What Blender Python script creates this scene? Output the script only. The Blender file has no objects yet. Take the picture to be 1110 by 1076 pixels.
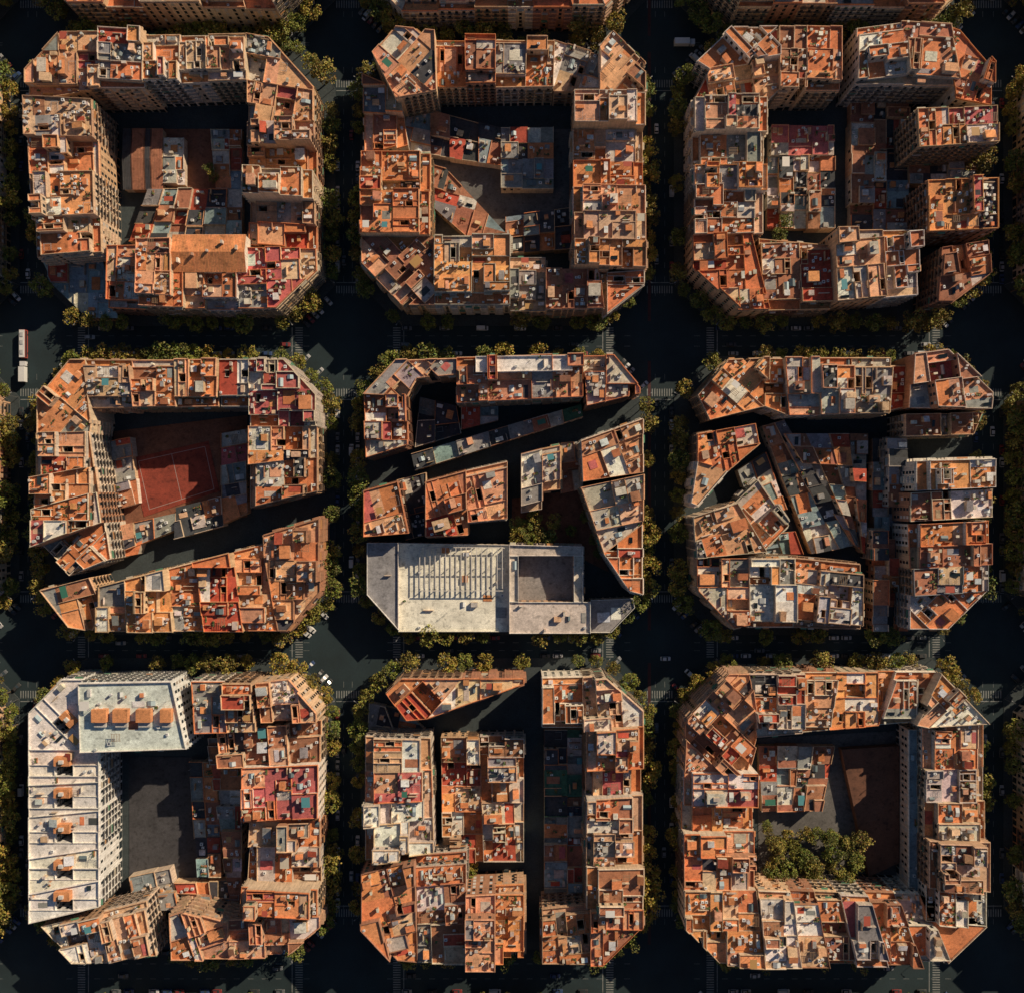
import bpy, math, random, time
from mathutils import Vector
T0=time.time()
R=random.Random(37)
H=400.0; K=0.375/378.0; CX,CY=555.0,538.0
def W(p,z):
    s=(H-z)*K
    return ((p[0]-CX)*s,(CY-p[1])*s)

# ------------------------------------------------------------ materials
def newmat(name,rough=0.85):
    m=bpy.data.materials.new(name); m.use_nodes=True
    nt=m.node_tree; b=nt.nodes['Principled BSDF']; b.inputs['Roughness'].default_value=rough
    return m,nt,b
def noise(nt,pos,scale,detail=3,rough=0.6):
    n=nt.nodes.new('ShaderNodeTexNoise'); n.inputs['Scale'].default_value=scale
    n.inputs['Detail'].default_value=detail; n.inputs['Roughness'].default_value=rough
    nt.links.new(pos,n.inputs['Vector']); return n.outputs['Fac']
def mrange(nt,val,a,b,c,d):
    n=nt.nodes.new('ShaderNodeMapRange'); nt.links.new(val,n.inputs['Value'])
    for i,x in zip(('From Min','From Max','To Min','To Max'),(a,b,c,d)): n.inputs[i].default_value=x
    return n.outputs['Result']
def mulc(nt,col,fac):
    n=nt.nodes.new('ShaderNodeVectorMath'); n.operation='MULTIPLY'
    nt.links.new(col,n.inputs[0]); nt.links.new(fac,n.inputs[1]); return n.outputs[0]
def mul(nt,a,b):
    n=nt.nodes.new('ShaderNodeMath'); n.operation='MULTIPLY'
    nt.links.new(a,n.inputs[0]); nt.links.new(b,n.inputs[1]); return n.outputs[0]
def colmat(name,rough=0.85,big=(0.75,1.2),fine=(0.75,1.2),stain=0.45,streak=False,tile=False,fs=2.2):
    m,nt,b=newmat(name,rough)
    a=nt.nodes.new('ShaderNodeAttribute'); a.attribute_name='Col'
    g=nt.nodes.new('ShaderNodeNewGeometry'); pos=g.outputs['Position']
    f=mrange(nt,noise(nt,pos,0.16,4),0.3,0.7,*big)
    f2=mrange(nt,noise(nt,pos,fs,3,0.7),0.3,0.7,*fine)
    f=mul(nt,f,f2)
    if stain:
        f3=mrange(nt,noise(nt,pos,0.55,5,0.7),0.53,0.68,1.0,stain)
        f=mul(nt,f,f3)
    if streak:
        mp=nt.nodes.new('ShaderNodeMapping'); mp.inputs['Scale'].default_value=(1.6,1.6,0.12)
        nt.links.new(pos,mp.inputs['Vector'])
        f=mul(nt,f,mrange(nt,noise(nt,mp.outputs[0],1.0,3),0.35,0.7,1.1,0.7))
    if tile:
        br=nt.nodes.new('ShaderNodeTexBrick'); br.inputs['Scale'].default_value=1.0
        br.inputs['Color1'].default_value=(1,1,1,1); br.inputs['Color2'].default_value=(0.85,0.85,0.85,1)
        br.inputs['Mortar'].default_value=(0.7,0.7,0.7,1); br.inputs['Mortar Size'].default_value=0.03
        br.inputs['Brick Width'].default_value=0.9; br.inputs['Row Height'].default_value=0.45
        nt.links.new(pos,br.inputs['Vector'])
        col=mulc(nt,a.outputs['Color'],br.outputs['Color'])
        col=mulc(nt,col,f)
    else: col=mulc(nt,a.outputs['Color'],f)
    nt.links.new(col,b.inputs['Base Color'])
    return m
M_ROOF=colmat('roof_tiles',0.9,tile=True,stain=0.45,big=(0.85,1.35),fine=(0.75,1.35))
M_WALL=colmat('facade_render',0.9,streak=True,stain=0.7,big=(0.9,1.25),fine=(0.85,1.2))
M_GLASS,nt,b=newmat('window_glass',0.15); b.inputs['Base Color'].default_value=(0.02,0.03,0.035,1)
M_PAINT=colmat('painted_metal',0.5,big=(0.95,1.05),fine=(0.92,1.06),stain=0)
M_LEAF=colmat('leaves',0.7,big=(0.8,1.2),fine=(0.6,1.4),stain=0)
M_BARK,nt,b=newmat('bark',0.9); b.inputs['Base Color'].default_value=(0.12,0.09,0.06,1)
MATS=[M_ROOF,M_WALL,M_GLASS,M_PAINT,M_LEAF,M_BARK]
ROOF,WALL,GLASS,PAINT,LEAF,BARK=range(6)

class MB:
    def __init__(s): s.v=[];s.f=[];s.m=[];s.c=[]
    def face(s,pts,m,c):
        n=len(s.v); s.v.extend(pts); s.f.append(tuple(range(n,n+len(pts)))); s.m.append(m); s.c.append(c)
    def prism(s,P,z0,z1,ms,cs,mt=None,ct=None):
        if mt is None: mt=ms
        if ct is None: ct=cs
        n=len(P)
        for i in range(n):
            a=P[i];b=P[(i+1)%n]
            s.face([(a[0],a[1],z0),(b[0],b[1],z0),(b[0],b[1],z1),(a[0],a[1],z1)],ms,cs)
        s.face([(a[0],a[1],z1) for a in P],mt,ct)
    def cyl(s,x,y,r,z0,z1,m,c,n=8,r2=None):
        r2=r if r2 is None else r2
        A=[(x+r*math.cos(2*math.pi*i/n),y+r*math.sin(2*math.pi*i/n),z0) for i in range(n)]
        B=[(x+r2*math.cos(2*math.pi*i/n),y+r2*math.sin(2*math.pi*i/n),z1) for i in range(n)]
        for i in range(n):
            j=(i+1)%n; s.face([A[i],A[j],B[j],B[i]],m,c)
        s.face(B,m,c)
    def mesh(s,name):
        me=bpy.data.meshes.new(name); me.from_pydata(s.v,[],s.f)
        for m in MATS: me.materials.append(m)
        me.polygons.foreach_set('material_index',s.m)
        at=me.color_attributes.new('Col','FLOAT_COLOR','CORNER')
        buf=[]
        for f,c in zip(s.f,s.c): buf.extend((c[0],c[1],c[2],1.0)*len(f))
        at.data.foreach_set('color',buf); me.update(); return me
    def obj(s,name,parent=None):
        o=bpy.data.objects.new(name,s.mesh(name)); bpy.context.collection.objects.link(o)
        if parent: o.parent=parent
        return o

# ------------------------------------------------------------ colours
C=dict(t=(0.64,0.225,0.09),o=(0.74,0.31,0.12),r=(0.48,0.09,0.05),b=(0.38,0.16,0.09),n=(0.64,0.42,0.26),
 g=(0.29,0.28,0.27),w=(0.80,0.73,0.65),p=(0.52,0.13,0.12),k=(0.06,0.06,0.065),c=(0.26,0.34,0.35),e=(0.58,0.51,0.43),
 s=(0.70,0.36,0.20),v=(0.06,0.15,0.09),l=(0.60,0.62,0.60))
ACC='tttoossnnbbregwptewenwgk'
WALLS=[(0.54,0.41,0.28),(0.50,0.33,0.19),(0.58,0.46,0.34),(0.38,0.19,0.11),(0.68,0.60,0.50),(0.46,0.29,0.18),(0.48,0.41,0.34),(0.60,0.41,0.25)]
def jc(c,a=0.12,r=None):
    r=r or R
    k=1+r.uniform(-a,a)
    return tuple(max(0.01,min(0.85,x*k*(1+r.uniform(-a*0.35,a*0.35)))) for x in c)

# ------------------------------------------------------------ geometry helpers
def area(P):
    return 0.5*sum(P[i][0]*P[(i+1)%len(P)][1]-P[(i+1)%len(P)][0]*P[i][1] for i in range(len(P)))
def ccw(P): return P if area(P)>0 else P[::-1]
def clip(P,n,c):
    out=[]
    L=len(P)
    for i in range(L):
        a=P[i];b=P[(i+1)%L]
        da=a[0]*n[0]+a[1]*n[1]-c; db=b[0]*n[0]+b[1]*n[1]-c
        if da<=0: out.append(a)
        if (da<0<db) or (db<0<da):
            t=da/(da-db); out.append((a[0]+(b[0]-a[0])*t,a[1]+(b[1]-a[1])*t))
    o=[]
    for p in out:
        if not o or abs(p[0]-o[-1][0])+abs(p[1]-o[-1][1])>0.02: o.append(p)
    if len(o)>1 and abs(o[0][0]-o[-1][0])+abs(o[0][1]-o[-1][1])<0.02: o.pop()
    return o
def cut(P,n,c):
    return clip(P,n,c),clip(P,(-n[0],-n[1]),-c)
def ok(P): return len(P)>=3 and area(P)>0.8
def inside(P,x,y):
    r=False; n=len(P); j=n-1
    for i in range(n):
        xi,yi=P[i];xj,yj=P[j]
        if (yi>y)!=(yj>y) and x<(xj-xi)*(y-yi)/(yj-yi)+xi: r=not r
        j=i
    return r
def dist_edges(P,x,y):
    m=1e9
    n=len(P)
    for i in range(n):
        a=P[i];b=P[(i+1)%n]
        L=math.hypot(b[0]-a[0],b[1]-a[1])
        if L<1e-6: continue
        m=min(m,((b[0]-a[0])*(y-a[1])-(b[1]-a[1])*(x-a[0]))/L)
    return m

GRID={}
GS=12.0
def reg(cell):
    xs=[p[0] for p in cell['P']];ys=[p[1] for p in cell['P']]
    cell['bb']=(min(xs),min(ys),max(xs),max(ys))
    for i in range(int(min(xs)//GS),int(max(xs)//GS)+1):
        for j in range(int(min(ys)//GS),int(max(ys)//GS)+1):
            GRID.setdefault((i,j),[]).append(cell)
def level_at(x,y):
    lv=0.0;ow=None
    for c in GRID.get((int(x//GS),int(y//GS)),()):
        b=c['bb']
        if c['z']>lv and b[0]<=x<=b[2] and b[1]<=y<=b[3] and inside(c['P'],x,y):
            lv=c['z'];ow=c['o']
    return lv,ow

BL=[]
def P(pts,pal='t',h=None,style='std',name='apartment_building',detail=1.0,wall=None,**o):
    if h is None:
        h=R.choice([17.8,19.5,20.8,22.4,22.4,22.4,24.2,25.6,26.8])
        if R.random()<0.12 and pal in 'tos': pal=R.choice('engbew')
    zr=22.0 if h>15 else h
    Q=[W(p,zr) for p in pts]
    d=(Q[1][0]-Q[0][0],Q[1][1]-Q[0][1]); L=math.hypot(*d); u=(d[0]/L,d[1]/L)
    par=False
    if len(Q)==4:
        d2=(Q[2][0]-Q[3][0],Q[2][1]-Q[3][1]); L2=math.hypot(*d2)
        par=L2>2 and (d[0]*d2[0]+d[1]*d2[1])/(L*L2)>0.985
    Q=ccw(Q); v=(-u[1],u[0])
    b=dict(P=Q,u=u,v=v,h=h,pal=pal,style=style,name=name,detail=detail,wall=wall or R.choice(WALLS),par=par)
    b.update(o); BL.append(b); return b
def lerp(a,b,t): return (a[0]+(b[0]-a[0])*t,a[1]+(b[1]-a[1])*t)
def S(a,b,c,d,n,pal='t',h=None,**o):
    ts=[0]+[ (i+R.uniform(-0.18,0.18))/n for i in range(1,n)]+[1]
    for i in range(n):
        P([lerp(a,b,ts[i]),lerp(a,b,ts[i+1]),lerp(d,c,ts[i+1]),lerp(d,c,ts[i])],pal[i%len(pal)],h,**o)
def F(a,b,c,d,nx,ny,pal='tgrb',hs=(3.6,4.4,5.2,6.5),**o):
    us=[0]+[(i+R.uniform(-0.22,0.22))/nx for i in range(1,nx)]+[1]
    for i in range(nx):
        vs=[0]+[(j+R.uniform(-0.25,0.25))/ny for j in range(1,ny)]+[1]
        for j in range(ny):
            q=lambda U,V: lerp(lerp(a,b,U),lerp(d,c,U),V)
            P([q(us[i],vs[j]),q(us[i+1],vs[j]),q(us[i+1],vs[j+1]),q(us[i],vs[j+1])],R.choice(pal),R.choice(hs),
              style='low',name='courtyard_building',**o)
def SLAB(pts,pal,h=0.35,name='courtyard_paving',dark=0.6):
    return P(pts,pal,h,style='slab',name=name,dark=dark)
def LOW(pts,pal,h): return P(pts,pal,h,style='low',name='courtyard_building')

# =============================================================== BLOCKS (roof plan)
# ---- block 1 (top left)
P([(30,108),(30,78),(68,36),(112,36),(112,98),(78,100)],'s',23)
P([(112,36),(160,39),(160,98),(112,98)],'o')
S((160,40),(268,38),(268,88),(160,92),3,'tns')
P([(268,38),(292,42),(340,95),(340,132),(268,132)],'s',22)
S((340,132),(341,268),(266,262),(268,132),5,'sotsr')
P([(341,268),(342,292),(300,334),(258,334),(258,268)],'p',22)
S((190,334),(110,330),(112,264),(190,262),2,'st')
P([(190,257),(268,257),(268,296),(190,296)],'o',24.5,style='gable',name='tiled_roof_building',slope=2.4)
S((258,334),(190,334),(190,296),(258,296),2,'bn',h=21)
S((38,278),(30,108),(104,112),(108,272),4,'totn')
P([(45,282),(112,282),(128,345),(95,345),(58,310)],'c',7,style='low',name='workshop_building')
S((134,140),(176,140),(176,205),(134,205),4,'kb',h=5,style='gable',name='warehouse_building',slope=1.2)
SLAB([(178,140),(264,140),(264,262),(178,262)],'b')
F((160,205),(262,205),(262,262),(140,262),6,3,'gkrbwcte')
LOW([(178,150),(200,150),(200,200),(178,200)],'e',4)
F((228,140),(262,140),(262,205),(234,205),2,3,'bkrgt')
# ---- block 2 (top centre)
P([(405,62),(430,34),(472,38),(474,102),(430,110)],'s',25)
S((392,165),(392,78),(432,95),(440,150),2,'bt',h=17)
S((472,38),(602,40),(600,90),(474,92),4,'tbgt',h=None)
P([(600,44),(650,60),(648,100),(600,100)],'g',14)
P([(650,52),(664,36),(699,70),(699,102),(650,102)],'s',23)
S((699,102),(699,292),(622,290),(622,102),6,'sotsno')
P([(699,292),(699,308),(655,342),(650,295)],'t',20)
P([(592,290),(650,290),(655,334),(592,334)],'b',19.5)
P([(553,334),(592,334),(592,275),(553,275)],'g',18)
P([(471,330),(553,330),(553,256),(471,256)],'o',24)
P([(392,285),(435,330),(471,330),(471,256),(392,256)],'b',21)
S((392,256),(392,165),(466,165),(466,256),2,'ot')
F((440,112),(545,140),(545,180),(440,165),4,2,'kgkb')
LOW([(470,180),(484,184),(548,252),(505,256),(470,225)],'b',7)
LOW([(543,138),(600,138),(600,205),(543,205)],'g',6)
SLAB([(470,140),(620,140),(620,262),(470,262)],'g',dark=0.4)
F((548,235),(620,225),(620,270),(548,275),4,2,'rkgb')
# ---- block 3 (top right)
P([(756,66),(796,28),(845,28),(845,62),(770,75)],'t',21)
S((845,28),(912,30),(912,96),(845,96),2,'bt',h=22.4)
P([(770,75),(845,62),(845,96),(830,110),(752,110)],'s',20)
S((752,208),(752,108),(830,108),(830,208),3,'ots')
P([(928,32),(975,26),(980,92),(926,92)],'t',25)
P([(975,26),(1028,30),(1040,92),(980,92)],'b',24)
P([(1028,30),(1040,34),(1073,72),(1073,115),(1035,108)],'t',22)
P([(988,124),(1074,120),(1074,160),(990,165)],'p',27)
P([(1000,200),(1074,198),(1074,252),(1000,255)],'o',27)
P([(1018,270),(1068,262),(1070,298),(1030,328),(1014,328)],'b',24)
S((905,328),(994,320),(992,250),(902,252),2,'st',h=25)
P([(752,255),(752,204),(828,200),(828,252)],'t',23)
P([(752,255),(815,252),(835,335),(800,335),(752,290)],'t',21)
S((830,334),(905,332),(903,262),(826,255),2,'br',h=19)
LOW([(836,136),(904,136),(904,168),(836,168)],'p',7)
F((832,170),(905,170),(905,248),(832,248),5,4,'cgkerw')
F((922,98),(985,100),(985,250),(922,250),3,5,'kbrgc')
F((985,165),(1060,165),(1060,200),(985,200),2,1,'kg')
# ---- block 4 (middle left)
P([(41,432),(76,390),(92,390),(100,455),(98,470),(41,470)],'o',22)
S((90,390),(238,390),(236,440),(98,442),3,'nto',h=23)
P([(238,390),(270,390),(270,440),(238,440)],'r',22)
P([(270,390),(308,390),(343,428),(343,462),(270,462)],'p',22.4)
S((343,462),(343,532),(270,550),(270,462),2,'st')
S((41,592),(41,470),(98,468),(112,566),3,'tos')
P([(41,592),(74,624),(118,606),(112,566)],'t',20)
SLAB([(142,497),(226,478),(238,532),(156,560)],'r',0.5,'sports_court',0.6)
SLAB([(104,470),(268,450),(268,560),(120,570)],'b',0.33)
F((120,600),(155,585),(150,600),(120,606),1,1,'t')
F((118,572),(190,556),(190,574),(122,602),3,1,'rtgcs',(5,6,7))
LOW([(190,550),(240,538),(242,570),(190,584)],'k',7)
F((240,540),(268,532),(268,556),(242,568),1,1,'t',(6,))
F((240,470),(268,465),(268,535),(240,540),1,4,'pgk')
F((120,478),(142,474),(150,545),(126,552),1,3,'kbg')
P([(41,640),(95,626),(108,655),(95,684),(72,680)],'o',20)
S((300,684),(106,684),(106,636),(285,590),5,'srtos',h=None)
P([(300,684),(310,684),(345,642),(345,562),(285,580),(285,600)],'s',21)
# ---- block 5 (centre)
P([(395,428),(430,391),(495,389),(495,406),(452,410),(440,430)],'g',22)
P([(395,428),(440,428),(442,482),(397,496)],'e',22)
P([(495,388),(632,385),(632,430),(495,436)],'s',22.4)
P([(516,388),(620,387),(620,403),(516,405)],'w',25.5,style='plain',name='penthouse_storey',wall=(0.6,0.58,0.55))
P([(632,385),(665,385),(694,420),(694,426),(636,440)],'e',22)
F((446,492),(630,438),(632,452),(450,510),7,1,'rgkcv',(6,8,9))
F((455,430),(495,440),(500,470),(450,485),2,2,'kv')
F((500,440),(540,440),(540,456),(500,466),2,1,'vc')
P([(393,532),(430,522),(442,578),(393,582)],'s',19)
P([(461,522),(505,510),(507,580),(461,582)],'t',20)
P([(505,510),(550,500),(550,562),(507,566)],'s',20)
P([(565,492),(588,486),(588,552),(565,556)],'g',18)
P([(588,486),(608,482),(608,530),(588,532)],'p',19)
F((430,520),(462,512),(462,580),(440,585),1,3,'rkb')
F((608,480),(632,478),(632,530),(608,535),1,2,'gb')
P([(630,478),(697,454),(697,512),(632,522)],'s',22)
P([(630,528),(697,514),(697,568),(655,600)],'e',22)
P([(697,568),(697,644),(682,640),(655,600)],'t',22)
P([(398,588),(432,588),(432,682),(398,644)],'g',12,style='plain',name='school_building')
P([(432,588),(552,590),(552,684),(432,684)],'w',10,style='plain',name='school_playground_building')
P([(552,590),(632,592),(632,602),(552,602)],'e',13,style='plain',name='school_building')
P([(552,602),(562,602),(562,652),(552,652)],'e',13,style='plain',name='school_building')
P([(622,602),(632,602),(632,652),(622,652)],'e',13,style='plain',name='school_building')
P([(552,652),(640,652),(640,686),(552,686)],'e',13,style='plain',name='school_building')
P([(562,602),(622,602),(622,652),(562,652)],'g',6,style='slab',name='school_courtyard',dark=0.8)
P([(640,650),(686,648),(688,658),(662,685),(640,685)],'g',9,style='plain',name='school_building')
SLAB([(555,540),(630,530),(660,620),(600,590),(555,590)],'b')
# ---- block 6 (middle right)
P([(757,428),(790,390),(832,388),(830,440),(770,455)],'o',21)
S((850,388),(966,388),(962,448),(856,450),3,'elg',h=24)
P([(832,388),(850,388),(856,450),(830,440)],'t',19)
P([(988,385),(1024,380),(1072,426),(1070,444),(985,442)],'s',25)
P([(966,395),(988,395),(985,440),(964,445)],'r',16)
P([(985,448),(1070,446),(1060,470),(985,472)],'b',18)
P([(757,470),(822,458),(826,480),(790,510),(757,500)],'t',20)
P([(757,500),(790,510),(757,548),(750,545)],'s',20)
F((826,462),(850,455),(930,590),(880,600),2,5,'bkgec',(5,6,7))
F((850,470),(940,470),(938,600),(925,590),4,7,'rtbgek',(4,5,8,11))
F((800,510),(830,490),(870,600),(830,600),2,4,'gkcw')
P([(752,560),(800,545),(832,598),(755,605)],'s',21)
P([(800,545),(826,520),(860,570),(832,598)],'t',18)
P([(757,605),(812,605),(812,676),(795,680),(757,640)],'n',22)
P([(812,605),(862,605),(862,680),(812,680)],'w',22)
P([(862,605),(935,612),(935,682),(862,680)],'l',22)
F((946,475),(984,475),(984,684),(946,684),2,8,'rtbgk',(5,8,11,14))
P([(990,500),(1072,498),(1072,528),(990,532)],'o',27)
P([(985,534),(1072,530),(1072,560),(985,565)],'b',24)
S((1072,564),(1072,640),(988,645),(985,568),3,'tbg',h=24)
P([(1072,640),(1030,682),(988,682),(988,645)],'t',20)
# ---- block 7 (bottom left)
P([(32,772),(68,736),(90,736),(92,812),(32,812)],'w',22,style='white')
S((32,1000),(32,812),(108,812),(108,982),5,'w',h=22,style='white')
P([(90,738),(190,736),(206,808),(92,812)],'l',26,style='plain',wall=(0.62,0.6,0.57))
S((208,738),(276,738),(278,792),(212,794),2,'gb')
P([(280,738),(314,735),(345,770),(345,780),(284,782)],'s',23)
P([(232,792),(345,784),(345,828),(236,832)],'b',18)
P([(262,832),(345,828),(345,892),(262,894)],'p',22)
S((345,892),(345,990),(262,985),(268,894),3,'gbn')
F((225,800),(262,800),(262,985),(250,985),1,7,'bgkwr',(5,8,11))
P([(40,1008),(108,992),(118,1046),(76,1046)],'w',19)
P([(108,992),(155,980),(166,1040),(118,1046)],'s',21)
P([(182,994),(200,988),(246,1000),(246,1042),(184,1042)],'s',20)
P([(246,1000),(345,996),(345,1008),(305,1040),(246,1042)],'b',19)
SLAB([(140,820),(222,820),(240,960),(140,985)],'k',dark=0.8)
F((190,955),(250,955),(250,990),(200,985),3,2,'gkb')
F((140,950),(185,940),(195,985),(145,985),2,2,'kgb')
F((205,825),(236,825),(240,950),(214,950),2,6,'kbgrct')
# ---- block 8 (bottom centre)
P([(418,752),(435,736),(500,736),(462,780),(440,782)],'t',20)
P([(500,736),(568,736),(568,742),(462,780)],'n',20)
S((395,935),(395,800),(466,802),(470,925),4,'wepl',h=21)
F((400,762),(440,770),(470,800),(398,800),2,1,'kg')
S((480,936),(478,798),(520,798),(524,936),5,'rbtrb',h=10)
S((524,936),(520,798),(568,798),(568,936),6,'rbctgb',h=11.5)
P([(392,946),(450,932),(452,1046),(430,1044),(392,1004)],'o',22)
P([(450,932),(505,928),(505,1000),(452,1004)],'b',19)
P([(452,1004),(505,1002),(505,1046),(452,1046)],'b',20)
S((505,1046),(568,1046),(568,965),(505,968),2,'so')
P([(588,736),(632,735),(632,790),(588,790)],'t',21)
P([(632,735),(656,733),(697,770),(697,786),(632,790)],'n',22)
S((697,786),(697,985),(636,985),(636,790),5,'bptnb')
P([(588,990),(640,985),(640,1046),(588,1046)],'t',20)
P([(640,985),(697,985),(697,1005),(656,1046),(640,1046)],'s',22)
F((590,790),(634,790),(634,985),(590,985),2,8,'kvgcb',(3.5,4.5,6))
# ---- block 9 (bottom right)
P([(745,778),(790,730),(812,730),(822,800),(812,836),(742,836)],'s',22)
S((812,730),(1020,730),(992,785),(822,800),4,'rsot')
P([(1020,730),(1072,784),(1006,788),(992,785)],'s',22)
S((1072,784),(1072,1006),(1006,1000),(1006,788),5,'tsnbt')
S((742,965),(742,836),(820,836),(820,965),4,'totw')
P([(742,965),(820,965),(828,1046),(780,1044),(742,1004)],'o',22)
S((828,1046),(1030,1046),(1000,972),(822,965),6,'trbgts')
P([(1030,1046),(1072,1006),(1006,1000),(1000,972)],'t',21)
F((822,808),(905,808),(890,878),(826,880),4,3,'bgktb')
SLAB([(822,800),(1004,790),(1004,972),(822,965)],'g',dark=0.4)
P([(912,812),(975,808),(975,935),(942,950)],'b',4.5,style='slab',name='courtyard_building',dark=0.4)
P([(984,790),(996,790),(996,965),(984,965)],'c',12,style='plain',name='courtyard_building')

# ---- surrounding blocks (generic rings)
def ring(cx,cy):
    x0,x1,y0,y1=cx-155,cx+155,cy-150,cy+150; c=44; d=74
    o=dict(detail=0.4)
    S((x0+c,y0),(x1-c,y0),(x1-d,y0+d),(x0+d,y0+d),5,'tosn',**o)
    S((x1,y0+c),(x1,y1-c),(x1-d,y1-d),(x1-d,y0+d),5,'sotr',**o)
    S((x1-c,y1),(x0+c,y1),(x0+d,y1-d),(x1-d,y1-d),6,'tbso',**o)
    S((x0,y1-c),(x0,y0+c),(x0+d,y0+d),(x0+d,y1-d),5,'sotn',**o)
    P([(x0,y0+c),(x0+c,y0),(x0+d,y0+d)],'t',**o)
    P([(x1-c,y0),(x1,y0+c),(x1-d,y0+d)],'s',**o)
    P([(x1,y1-c),(x1-c,y1),(x1-d,y1-d)],'o',**o)
    P([(x0+c,y1),(x0,y1-c),(x0+d,y1-d)],'t',**o)
    F((x0+d,y0+d),(x1-d,y0+d),(x1-d,y1-d),(x0+d,y1-d),3,3,'gkbr',**o)
COLS=[186,545,912]; ROWS=[183,537,890]
XS=[-175]+COLS+[1284]; YS=[-145]+ROWS+[1268]
for i,x in enumerate(XS):
    for j,y in enumerate(YS):
        if i in(0,4) or j in(0,4): ring(x,y)

# =============================================================== cells
def proj(P,n): 
    s=[p[0]*n[0]+p[1]*n[1] for p in P]; return min(s),max(s)
def bsp(P,u,v,target,out):
    a=area(P)
    if a<target*R.uniform(0.35,2.1): out.append(P); return
    a0,a1=proj(P,u); b0,b1=proj(P,v)
    if (a1-a0)>(b1-b0)*R.uniform(0.8,1.25): n=u;lo,hi=a0,a1
    else: n=v;lo,hi=b0,b1
    c=lo+(hi-lo)*R.uniform(0.25,0.75)
    A,B=cut(P,n,c)
    if ok(A) and ok(B): bsp(A,u,v,target,out); bsp(B,u,v,target,out)
    else: out.append(P)
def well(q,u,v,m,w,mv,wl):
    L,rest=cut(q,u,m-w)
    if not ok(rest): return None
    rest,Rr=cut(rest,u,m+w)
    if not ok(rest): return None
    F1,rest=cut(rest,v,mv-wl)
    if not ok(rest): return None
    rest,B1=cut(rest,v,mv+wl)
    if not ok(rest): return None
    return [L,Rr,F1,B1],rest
for b in BL:
    cells=[]; u,v,h=b['u'],b['v'],b['h']; st=b['style']; base=jc(C[b['pal']],0.12)
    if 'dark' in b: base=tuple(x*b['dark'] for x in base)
    b['base']=base
    def add(P,z,col=None,kind='roof'):
        if not ok(P): return
        c=dict(P=P,z=z,col=col or base,kind=kind,o=id(b)); cells.append(c); reg(c)
    if st in('slab','plain','gable'):
        add(b['P'],h,base,st)
    elif st=='low':
        out=[]; bsp(b['P'],u,v,50,out)
        for q in out:
            add(q,h+R.choice([0,0,0.4,-0.6,1.2]),jc(base if R.random()<0.6 else C[R.choice('grbkcte')],0.2),'low')
    elif st=='white':
        q=b['P']; a0,a1=proj(q,u); c0,c1=proj(q,v); mu=(a0+a1)/2-1.2; mv=(c0+c1)/2
        r=well(q,u,v,mu,2.2,mv,3.6)
        if r:
            for k in r[0]: add(k,h,jc(base,0.05),'white')
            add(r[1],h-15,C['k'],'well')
            b['hut']=(u[0]*(mu+4.2)+v[0]*mv,u[1]*(mu+4.2)+v[1]*mv)
        else: add(q,h,base,'white')
    else:
        Pm=b['P']; a0,a1=proj(Pm,v); dep=a1-a0
        if dep>17 and b['par']:
            for end in (0,1):
                if R.random()<0.6:
                    t=R.uniform(2.2,4.6)
                    if end==0: A,Pm2=cut(Pm,v,a0+t)
                    else: Pm2,A=cut(Pm,v,a1-t)
                    if ok(A) and ok(Pm2) and area(Pm2)>60:
                        add(A,h-3.0,jc(C[R.choice('ttsonen')],0.15),'terrace'); Pm=Pm2
        out=[]; bsp(Pm,u,v,(78 if b['detail']>0.9 else 120),out)
        nw=0
        for q in out:
            ar=area(q)
            z=h+R.choice([0,0,0,0.3,0.5,-0.35,0.9,-1.2])
            rr=R.random()
            if ar<75 and rr<0.22: z=h+R.choice((2.6,3.0,2.8,4.2))
            elif ar<90 and rr<0.32: z=h-3.0
            col=jc(base,0.18) if R.random()<0.6 else jc(C[R.choice(ACC)],0.18)
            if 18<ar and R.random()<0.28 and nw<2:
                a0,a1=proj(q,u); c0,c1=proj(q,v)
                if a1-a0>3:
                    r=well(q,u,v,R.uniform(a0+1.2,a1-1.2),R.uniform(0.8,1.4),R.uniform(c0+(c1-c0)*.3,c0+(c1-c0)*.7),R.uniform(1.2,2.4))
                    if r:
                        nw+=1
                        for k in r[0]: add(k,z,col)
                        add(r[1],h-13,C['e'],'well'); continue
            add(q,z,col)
    b['cells']=cells

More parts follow.
